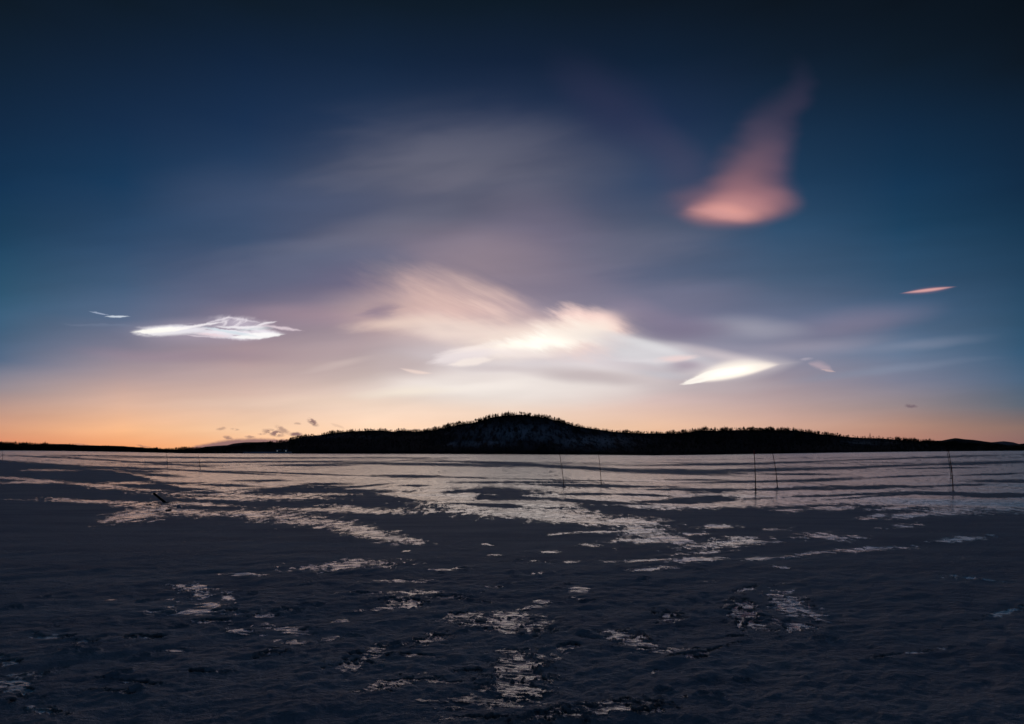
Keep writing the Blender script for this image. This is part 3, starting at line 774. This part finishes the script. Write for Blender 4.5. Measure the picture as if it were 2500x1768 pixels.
def conifer_arrays(seed, pine=False, whorls=11, branches=7):
    """unit-height conifer crown: drooping branch blades in whorls"""
    r = random.Random(seed)
    vs, fs = [], []
    base = .42 if pine else .10
    for w in range(whorls):
        t = w / (whorls - 1)
        h = base + (0.97 - base) * t
        if pine: rad = .17 * math.sin(math.pi * (0.18 + 0.78 * t)) * r.uniform(.75, 1.2)
        else: rad = (.17 * (1 - t) ** .85 + .012) * r.uniform(.75, 1.2)
        for b in range(branches):
            if r.random() < .10: continue
            a = 2 * math.pi * (b + r.random() * .8) / branches + w
            rr = rad * r.uniform(.65, 1.25)
            wd = .30 * rr + .012
            dz = -.035 * (1 - t) if not pine else .02
            c, s = math.cos(a), math.sin(a)
            k = len(vs)
            vs += [(0, 0, h + .035), (c * rr * .55 - s * wd, s * rr * .55 + c * wd, h + dz * .4), (c * rr, s * rr, h + dz - .015),
                   (c * rr * .55 + s * wd, s * rr * .55 - c * wd, h + dz * .4), (c * rr * .4, s * rr * .4, h - .045)]
            fs += [(k, k + 1, k + 2), (k, k + 2, k + 3), (k, k + 4, k + 1), (k, k + 3, k + 4), (k + 4, k + 2, k + 1), (k + 4, k + 3, k + 2)]
    k = len(vs)                                     # leader shoot
    vs += [(.012, 0, .93), (-.006, .01, .93), (-.006, -.01, .93), (0, 0, 1.0)]
    fs += [(k, k + 1, k + 3), (k + 1, k + 2, k + 3), (k + 2, k, k + 3)]
    return np.array(vs), fs
def trunk_arrays(top=.95, r0=.018):
    vs, fs = [], []
    for lvl, (h, rr) in enumerate([(-.04, r0), (.3, r0 * .8), (.65, r0 * .5), (top, r0 * .12)]):
        for k in range(6):
            a = k * math.pi / 3
            vs.append((rr * math.cos(a), rr * math.sin(a), h))
        if lvl:
            b = (lvl - 1) * 6
            for k in range(6):
                fs.append((b + k, b + (k + 1) % 6, b + 6 + (k + 1) % 6, b + 6 + k))
    return vs, fs
def mesh_from(name, vs, fs, mat):
    me = bpy.data.meshes.new(name)
    me.from_pydata([tuple(v) for v in vs], [], fs)
    me.materials.append(mat); me.update()
    return me
kinds = []
for s in range(6):
    pine = s >= 4
    v, f = conifer_arrays(100 + s, pine)
    tv, tf = trunk_arrays()
    kinds.append((mesh_from("crown", v, f, needle_m), mesh_from("trunk", tv, tf, bark_m)))

def hill_point(u, r):
    a = float(az_u(u))
    z = float(hill_z(np.array([float(u)]), np.array([float(r)]))[0])
    return (r * math.sin(a), r * math.cos(a), z)

def _sec(a, b, what): return (a, b, what[0], what[1])
SECTIONS = [
 (0, 160, "dark conifer on the low wooded shore at the far left edge", "conifers at the far left edge"),
 (160, 470, "dark conifer on the low shore below the orange sky at left", "conifers along the low left shore"),
 (470, 720, "small dark conifer above the lit cabins, where the long left ridge begins to rise", "conifers on the rising left ridge"),
 (720, 840, "dark conifer on the steep shoulder of the long ridge at left", "conifers on the left shoulder"),
 (840, 980, "dark conifer on the flat top of the long ridge at left", "conifers on the left ridge top"),
 (980, 1060, "dark conifer in the saddle between the left ridge and the central hill", "conifers in the left saddle"),
 (1060, 1170, "dark conifer on the left slope of the tall central hill", "conifers on the central hill, left slope"),
 (1170, 1310, "dark conifer on the rounded summit of the tall central hill", "conifers on the central summit"),
 (1310, 1480, "dark conifer on the long right slope of the tall central hill", "conifers on the central hill, right slope"),
 (1480, 1690, "small dark conifer in the low saddle right of the central hill", "conifers in the right saddle"),
 (1690, 1840, "dark conifer on the left half of the flat-topped right ridge", "conifers on the right ridge, left half"),
 (1840, 2000, "dark conifer on the right half of the flat-topped right ridge", "conifers on the right ridge, right half"),
 (2000, 2110, "ragged small conifer where the right ridge runs down to the bare crest", "conifers before the bare crest"),
 (2110, 2300, "small conifer in the row right of the bare crest near the right edge", "conifers past the bare crest")]
tree_n = 0
def add_tree(u, r, h, kind, label, group, w=1.0):
    e = bpy.data.objects.new("pine_tree" if kind >= 4 else "spruce_tree", None)
    COL.objects.link(e)
    e.location = hill_point(u, r)
    e.rotation_euler = (0, 0, random.uniform(0, 6.28))
    e.scale = (h * w, h * w, h)
    e["label"] = label; e["category"] = "tree"
    if group: e["group"] = group
    for nm, me in (("crown", kinds[kind][0]), ("trunk", kinds[kind][1])):
        c = bpy.data.objects.new(nm, me); COL.objects.link(c); c.parent = e
    return e
crest_us = []
for (a, b, cnt) in [(5, 470, 34), (470, 1060, 56), (1060, 1480, 92), (1480, 1700, 24), (1700, 2000, 50), (2000, 2075, 16), (2175, 2300, 20)]:
    crest_us += list(np.sort(rng.uniform(a, b, cnt)))
for u in crest_us:
    for (a, b, lab, grp) in SECTIONS:
        if a <= u < b: break
    rc = float(CREST(u))
    px_h = float(TREEPX(u)) * random.choice([.55, .7, .85, 1.0, 1.25])
    h = px_h / F * rc
    add_tree(u, rc + random.uniform(-12, 4), h, random.choice([0, 1, 2, 3, 4, 5]), lab, grp, random.uniform(1.2, 1.9))
add_tree(2124, 1490, 12.0, 1, "lone spruce standing up alone above the bare crest at right", None, 1.2)

# the rest of the wood reads as one dark mass
def forest(name, count, uf, rf, hf, keep, label):
    V, Fs = [], []; off = 0
    variants = [conifer_arrays(200 + s, s == 3, 6, 5) for s in range(4)]
    variants = [(v, np.array(f)) for v, f in variants]
    n = 0; tries = 0
    while n < count and tries < count * 6:
        k = 4000
        us = uf(k); rs = rf(us, k)
        a = az_u(us); zz = hill_z(us, rs)
        xs = rs * np.sin(a); ys = rs * np.cos(a)
        ok = keep(us, rs, xs, ys, zz)
        hs = hf(us, rs)
        for i in np.nonzero(ok)[0]:
            if n >= count: break
            v, f = variants[rng.integers(0, 4)]
            an = rng.uniform(0, 6.28); c, s = math.cos(an), math.sin(an); h = hs[i]; w = h * rng.uniform(1.5, 2.5)
            V.append(np.stack([(v[:, 0] * c - v[:, 1] * s) * w + xs[i], (v[:, 0] * s + v[:, 1] * c) * w + ys[i], v[:, 2] * h + zz[i] - .4], -1))
            Fs.append(f + off); off += len(v); n += 1
        tries += k
    co = np.vstack(V).astype(np.float32); fa = np.vstack(Fs).astype(np.int32)
    me = bpy.data.meshes.new(name)
    me.vertices.add(len(co)); me.vertices.foreach_set("co", co.ravel())
    me.loops.add(fa.size); me.loops.foreach_set("vertex_index", fa.ravel())
    me.polygons.add(len(fa)); me.polygons.foreach_set("loop_start", (np.arange(len(fa)) * 3).astype(np.int32))
    me.materials.append(needle_m)
    me.update(calc_edges=True)
    o = bpy.data.objects.new(name, me); COL.objects.link(o)
    o["kind"] = "stuff"; o["label"] = label; o["category"] = "forest"
    return o
def photo_v(us, rs, zz): return HZ - F * (zz - HC) / (rs * np.cos(az_u(us)))
def keep_main(us, rs, xs, ys, zz):
    v = photo_v(us, rs, zz)
    thin = openness(us, v)
    clear = fbm(xs, ys, 70, 4, .6, 71) + .1
    p = 1 - np.clip(thin * 1.2, 0, 1) * np.clip(.72 + clear * 1.2, 0, .97)
    vill = (us > 560) & (us < 730) & (rs < R0 + 25)
    return (rng.uniform(0, 1, len(us)) < p) & ~vill
forest("hill_forest", 15000, lambda k: rng.uniform(-420, 2920, k),
       lambda us, k: R0 + 4 + (CREST(us) - R0 - 4) * rng.uniform(0, 1, k) ** .9,
       lambda us, rs: rng.uniform(.55, 1.15, len(us)) * TREEPX(us) / F * rs + .8, keep_main,
       "dark spruce forest covering the hills behind the frozen lake")
forest("crest_forest", 6500, lambda k: rng.uniform(-420, 2920, k),
       lambda us, k: CREST(us) - rng.uniform(0, 30, k),
       lambda us, rs: rng.uniform(.5, 1.1, len(us)) * (1 + .9 * fbm(us, us * 0, 16.0, 3, .6, 91)) * TREEPX(us) / F * rs + .4, lambda us, rs, xs, ys, zz: ((us < 2070) | (us > 2185)) & (fbm(us, us * 0 + 5, 22.0, 3, .6, 92) > -.28),
       "fringe of small spruces along the skyline of the hills")
forest("shore_forest", 3000, lambda k: rng.uniform(-420, 2920, k),
       lambda us, k: R0 + 1 + rng.uniform(0, 14, k),
       lambda us, rs: rng.uniform(2.0, 4.6, len(us)), lambda us, rs, xs, ys, zz: ~((us > 560) & (us < 730)),
       "dark belt of shoreline trees at the edge of the ice")

# ------------------------------------------------------------------ cabins on the snowy clearing at the left shore
snow_m, _, ps = material("field_snow"); ps.inputs['Base Color'].default_value = (0.42, 0.50, 0.60, 1); ps.inputs['Roughness'].default_value = .8
def snowfield():
    us = np.linspace(590, 716, 50); rs = np.linspace(R0 + 1, R0 + 18, 5)
    U, RR = np.meshgrid(us, rs); a = az_u(U)
    z = hill_z(U, RR) + 0.35
    edge = np.minimum(U - 590, 716 - U) / 20
    z = np.where(edge < .2, z - 1, z)
    co = np.stack([RR * np.sin(a), RR * np.cos(a), z], -1).reshape(-1, 3)
    nr, nc = U.shape; fs = []
    for i in range(nr - 1):
        for j in range(nc - 1):
            fs.append((i * nc + j, i * nc + j + 1, (i + 1) * nc + j + 1, (i + 1) * nc + j))
    me = bpy.data.meshes.new("snow_clearing"); me.from_pydata(co.tolist(), [], fs); me.materials.append(snow_m)
    o = bpy.data.objects.new("snow_clearing", me); COL.objects.link(o); o["kind"] = "structure"
snowfield()
wall_m, _, pw = material("dark_timber"); pw.inputs['Base Color'].default_value = (0.035, 0.02, 0.015, 1); pw.inputs['Roughness'].default_value = .8
roof_m, _, pr = material("snowy_roof"); pr.inputs['Base Color'].default_value = (0.3, 0.33, 0.38, 1); pr.inputs['Roughness'].default_value = .8
lit_m, _, pl = material("lit_pane"); pl.inputs['Base Color'].default_value = (.8, .8, .8, 1)
pl.inputs['Emission Color'].default_value = (0.85, .92, 1, 1); pl.inputs['Emission Strength'].default_value = .4
frame_m, _, pf = material("window_frame"); pf.inputs['Base Color'].default_value = (.6, .6, .6, 1)

def box(vs, fs, x0, x1, y0, y1, z0, z1):
    k = len(vs)
    vs += [(x0, y0, z0), (x1, y0, z0), (x1, y1, z0), (x0, y1, z0), (x0, y0, z1), (x1, y0, z1), (x1, y1, z1), (x0, y1, z1)]
    fs += [(k, k + 3, k + 2, k + 1), (k + 4, k + 5, k + 6, k + 7), (k, k + 1, k + 5, k + 4), (k + 1, k + 2, k + 6, k + 5), (k + 2, k + 3, k + 7, k + 6), (k + 3, k, k + 4, k + 7)]
def child(nm, vs, fs, mat, par):
    o = bpy.data.objects.new(nm, mesh_from(nm, vs, fs, mat)); COL.objects.link(o); o.parent = par
    return o
def cabin(u, r, w, lit, label):
    e = bpy.data.objects.new("cabin", None); COL.objects.link(e)
    p = hill_point(u, r); e.location = (p[0], p[1], p[2] + .3); e.rotation_euler = (0, 0, -float(az_u(u)))
    e["label"] = label; e["category"] = "cabin"; e["group"] = "cabins on the left shore"
    vs, fs = [], []; hw = w / 2
    box(vs, fs, -hw, hw, 0, 4.5, -1, 2.2)
    k = len(vs); vs += [(-hw, 0, 2.2), (-hw, 4.5, 2.2), (-hw, 2.25, 3.5), (hw, 0, 2.2), (hw, 4.5, 2.2), (hw, 2.25, 3.5)]
    fs += [(k, k + 1, k + 2), (k + 3, k + 5, k + 4)]
    child("wall", vs, fs, wall_m, e)
    o_ = hw + .35
    rf = child("roof", [(-o_, -.5, 2.02), (o_, -.5, 2.02), (o_, 2.25, 3.62), (-o_, 2.25, 3.62), (o_, 5.0, 2.02), (-o_, 5.0, 2.02),
                   (-o_, -.5, 2.2), (o_, -.5, 2.2), (o_, 2.25, 3.8), (-o_, 2.25, 3.8), (o_, 5.0, 2.2), (-o_, 5.0, 2.2)],
          [(0, 3, 2, 1), (3, 5, 4, 2), (6, 7, 8, 9), (9, 8, 10, 11), (0, 1, 7, 6), (5, 11, 10, 4), (0, 6, 9, 3), (3, 9, 11, 5), (1, 2, 8, 7), (2, 4, 10, 8)], roof_m, e)
    vs, fs = [], []; box(vs, fs, hw * .35, hw * .35 + .5, 2.6, 3.1, 2.6, 4.3); child("chimney", vs, fs, wall_m, rf)
    for wx in (lit if isinstance(lit, (list, tuple)) else []):
        vs, fs = [], []; box(vs, fs, wx - .65, wx + .65, -.06, -.003, .7, 1.9); f = child("window", vs, fs, frame_m, e)
        vs, fs = [], []; box(vs, fs, wx - .5, wx + .5, -.09, -.063, .85, 1.75); child("pane", vs, fs, lit_m, f)
    return e
cabin(680, R0 + 20, 8, [-1.8], "dark cabin with the brightest lit window, above the snowy clearing on the left shore")
cabin(697, R0 + 19, 6, [.6], "small dark cabin with one dim lit window, right of the brighter one")

# ------------------------------------------------------------------ marker poles
pole_m, _, pp = material("weathered_pole"); pp.inputs['Base Color'].default_value = (0.07, 0.018, 0.014, 1); pp.inputs['Roughness'].default_value = .6
tape_m, _, pt = material("red_reflector"); pt.inputs['Base Color'].default_value = (0.30, 0.02, 0.02, 1); pt.inputs['Roughness'].default_value = .45
crust_m, _, pc = material("snow_collar"); pc.inputs['Base Color'].default_value = (0.24, 0.27, 0.34, 1); pc.inputs['Roughness'].default_value = .8
def tube(pts, rad, seg=10):
    vs, fs = [], []
    for i, p in enumerate(pts):
        for k in range(seg):
            a = 2 * math.pi * k / seg
            vs.append((p[0] + rad[i] * math.cos(a), p[1] + rad[i] * math.sin(a), p[2]))
        if i:
            b = (i - 1) * seg
            for k in range(seg):
                fs.append((b + k, b + (k + 1) % seg, b + seg + (k + 1) % seg, b + seg + k))
    fs.append(tuple(range(seg))[::-1]); fs.append(tuple((len(pts) - 1) * seg + k for k in range(seg)))
    return vs, fs
def pole(bu, bv, tu, tv, label, rad=.019, bow=.02, band=None, topband=False):
    d = HC * F / (bv - HZ)
    if d > 135: d = 135
    x = (bu - 1250) / F * d
    a = math.atan2(x, d); gz = float(lake_z(np.array([a]), np.array([math.hypot(x, d)]))[0])
    e = bpy.data.objects.new("marker_pole", None); COL.objects.link(e)
    e.location = (x, d, gz)
    e["label"] = label; e["category"] = "pole"; e["group"] = "thin route poles standing in the ice"
    tx = (tu - 1250) / F * d - x; tz = HC + (HZ - tv) / F * d - gz
    def P(t): return (tx * t + bow * math.sin(math.pi * t), 0.05 * t, tz * t)
    ts = [-.12] + [i / 9 for i in range(10)]
    vs, fs = tube([P(t) for t in ts], [rad * (1.15 - .45 * max(t, 0)) for t in ts])
    child("shaft", vs, fs, pole_m, e)
    if topband:
        vs, fs = tube([P(t) for t in (.91, .955, 1.003)], [rad * 1.5] * 3); child("top_band", vs, fs, tape_m, e)
    if band:
        vs, fs = tube([P(t) for t in np.linspace(band[0], band[1], 4)], [rad * 1.25] * 4); child("reflector_band", vs, fs, tape_m, e)
    vs, fs = [], []                                  # crust heaped round the foot
    for ring, (rr, hh) in enumerate([(.14, -.02), (.10, .022), (.045, .045), (.013, .05)]):
        for k in range(14):
            an = 2 * math.pi * k / 14; q = rr * (1 + .25 * math.sin(3 * an + bu))
            vs.append((q * math.cos(an), q * math.sin(an), hh))
        if ring:
            b = (ring - 1) * 14
            for k in range(14): fs.append((b + k, b + (k + 1) % 14, b + 14 + (k + 1) % 14, b + 14 + k))
    child("snow_collar", vs, fs, crust_m, e)
    return e
pole(1377, 1190, 1366, 1106, "thin leaning pole on the glowing ice, left one of the central pair")
pole(1468, 1184, 1461, 1104, "thin nearly upright pole on the glowing ice, right one of the central pair")
pole(1845, 1205, 1842, 1100, "straight upright thin pole with a red top band against the dark right ridge", .023, .012, topband=True)
pole(1898, 1192, 1886, 1101, "bowed thin pole leaning left, just right of the upright red-topped pole", .022, .05)
pole(2327, 1200, 2317, 1099, "front pole of the crossing pair near the right edge, with a reddish middle", .021, .05, band=(.45, .62))
pole(2322, 1168, 2312, 1096, "pale-topped rear pole of the crossing pair near the right edge", .020, .03)
pole(405 + 5, 1143, 405, 1106, "thin distant pole at left, left one of the far pair", .022, .03)
pole(489, 1146, 483, 1108, "thin distant pole at left, right one of the far pair", .022, .03)
pole(6, 1118, 5, 1101, "tiny distant pole at the very left edge of the ice", .03, .03)

# ------------------------------------------------------------------ leaning timber post, chunks and ice chip
def post():
    d = HC * F / (1228 - HZ)
    mpp = d / F
    e = bpy.data.objects.new("timber_post", None); COL.objects.link(e)
    x0 = (404 - 1250) * mpp
    e.location = (x0, d, 0)
    e["label"] = "dark timber post frozen in the ice, leaning steeply to the left"; e["category"] = "post"
    top = (-33 * mpp, .12, 23 * mpp)
    seg = 14; vs, fs = [], []
    rr = random.Random(3)
    axis = Vector(top).normalized(); s1 = axis.cross(Vector((0, 0, 1))).normalized(); s2 = axis.cross(s1)
    ln = Vector(top).length; rings = 12
    for i in range(rings + 1):
        t = -.25 + 1.25 * i / rings
        rad = 2.9 * mpp * (1.0 + .03 * math.sin(9 * t)) * (.93 + .12 * (1 - max(t, 0)))
        if i == rings: rad *= .9
        c = axis * (ln * t)
        for k in range(seg):
            a = 2 * math.pi * k / seg
            q = rad * (1 + .05 * rr.uniform(-1, 1))
            p = c + s1 * (q * math.cos(a)) + s2 * (q * math.sin(a))
            vs.append(tuple(p))
        if i:
            b = (i - 1) * seg
            for k in range(seg): fs.append((b + k, b + (k + 1) % seg, b + seg + (k + 1) % seg, b + seg + k))
    fs.append(tuple(rings * seg + k for k in range(seg))); fs.append(tuple(range(seg))[::-1])
    m, t_, p_ = material("wet_dark_wood")
    n, l = t_.nodes, t_.links
    tcn = n.new('ShaderNodeTexCoord'); mp = n.new('ShaderNodeMapping'); mp.inputs['Scale'].default_value = (4, 4, 30)
    mp.inputs['Rotation'].default_value = (0, R(55), 0)
    x = n.new('ShaderNodeTexNoise'); x.inputs['Scale'].default_value = 3; l.new(tcn.outputs['Object'], mp.inputs[0]); l.new(mp.outputs[0], x.inputs[0])
    c = n.new('ShaderNodeValToRGB'); c.color_ramp.elements[0].color = (.006, .005, .005, 1); c.color_ramp.elements[1].color = (.03, .024, .02, 1)
    l.new(x.outputs[0], c.inputs[0]); l.new(c.outputs[0], p_.inputs['Base Color']); p_.inputs['Roughness'].default_value = .7
    child("shaft", vs, fs, m, e)
    # broken snag at the foot
    vs, fs = tube([(.00, -.02, -.05), (.06, -.02, .02), (.12, -.02, .045), (.20, -.01, .03)], [.05, .05, .035, .01], 8)
    child("root_snag", vs, fs, m, e)
    return m
wood = post()
def rock(u, v, sx, sy, sz, seed, mat, name, label, cat):
    import bmesh
    bm = bmesh.new()
    bmesh.ops.create_icosphere(bm, subdivisions=3, radius=1)
    rr = random.Random(seed); ph = [rr.uniform(0, 6) for _ in range(6)]
    for p in bm.verts:
        c = p.co
        f = 1 + .16 * math.sin(3.1 * c.x + ph[0]) * math.cos(2.7 * c.y + ph[1]) + .10 * math.sin(6 * c.z + 5 * c.x + ph[2]) + .05 * math.sin(11 * c.y + ph[3])
        p.co = Vector((c.x * sx, c.y * sy, c.z * sz)) * f
    me = bpy.data.meshes.new(name); bm.to_mesh(me); bm.free(); me.materials.append(mat)
    o = bpy.data.objects.new(name, me); COL.objects.link(o)
    d = HC * F / (v - HZ); o.location = ((u - 1250) / F * d, d, sz * .25)
    o["label"] = label; o["category"] = cat
    return o
stone_m, _, pst = material("dark_stone"); pst.inputs['Base Color'].default_value = (.02, .018, .017, 1); pst.inputs['Roughness'].default_value = .6
rock(366, 1234, .075, .06, .03, 1, stone_m, "stone", "small dark stone frozen in the ice left of the leaning post's foot", "stone")
rock(411, 1246, .10, .06, .03, 2, stone_m, "stone", "flat dark stone in the ice below the leaning post", "stone")
chip_m, _, pch = material("clear_ice_chip"); pch.inputs['Base Color'].default_value = (.7, .72, .78, 1); pch.inputs['Roughness'].default_value = .15
rock(436, 1239, .07, .05, .07, 3, chip_m, "ice_chunk", "small bright chunk of broken ice right of the leaning post", "ice chunk")
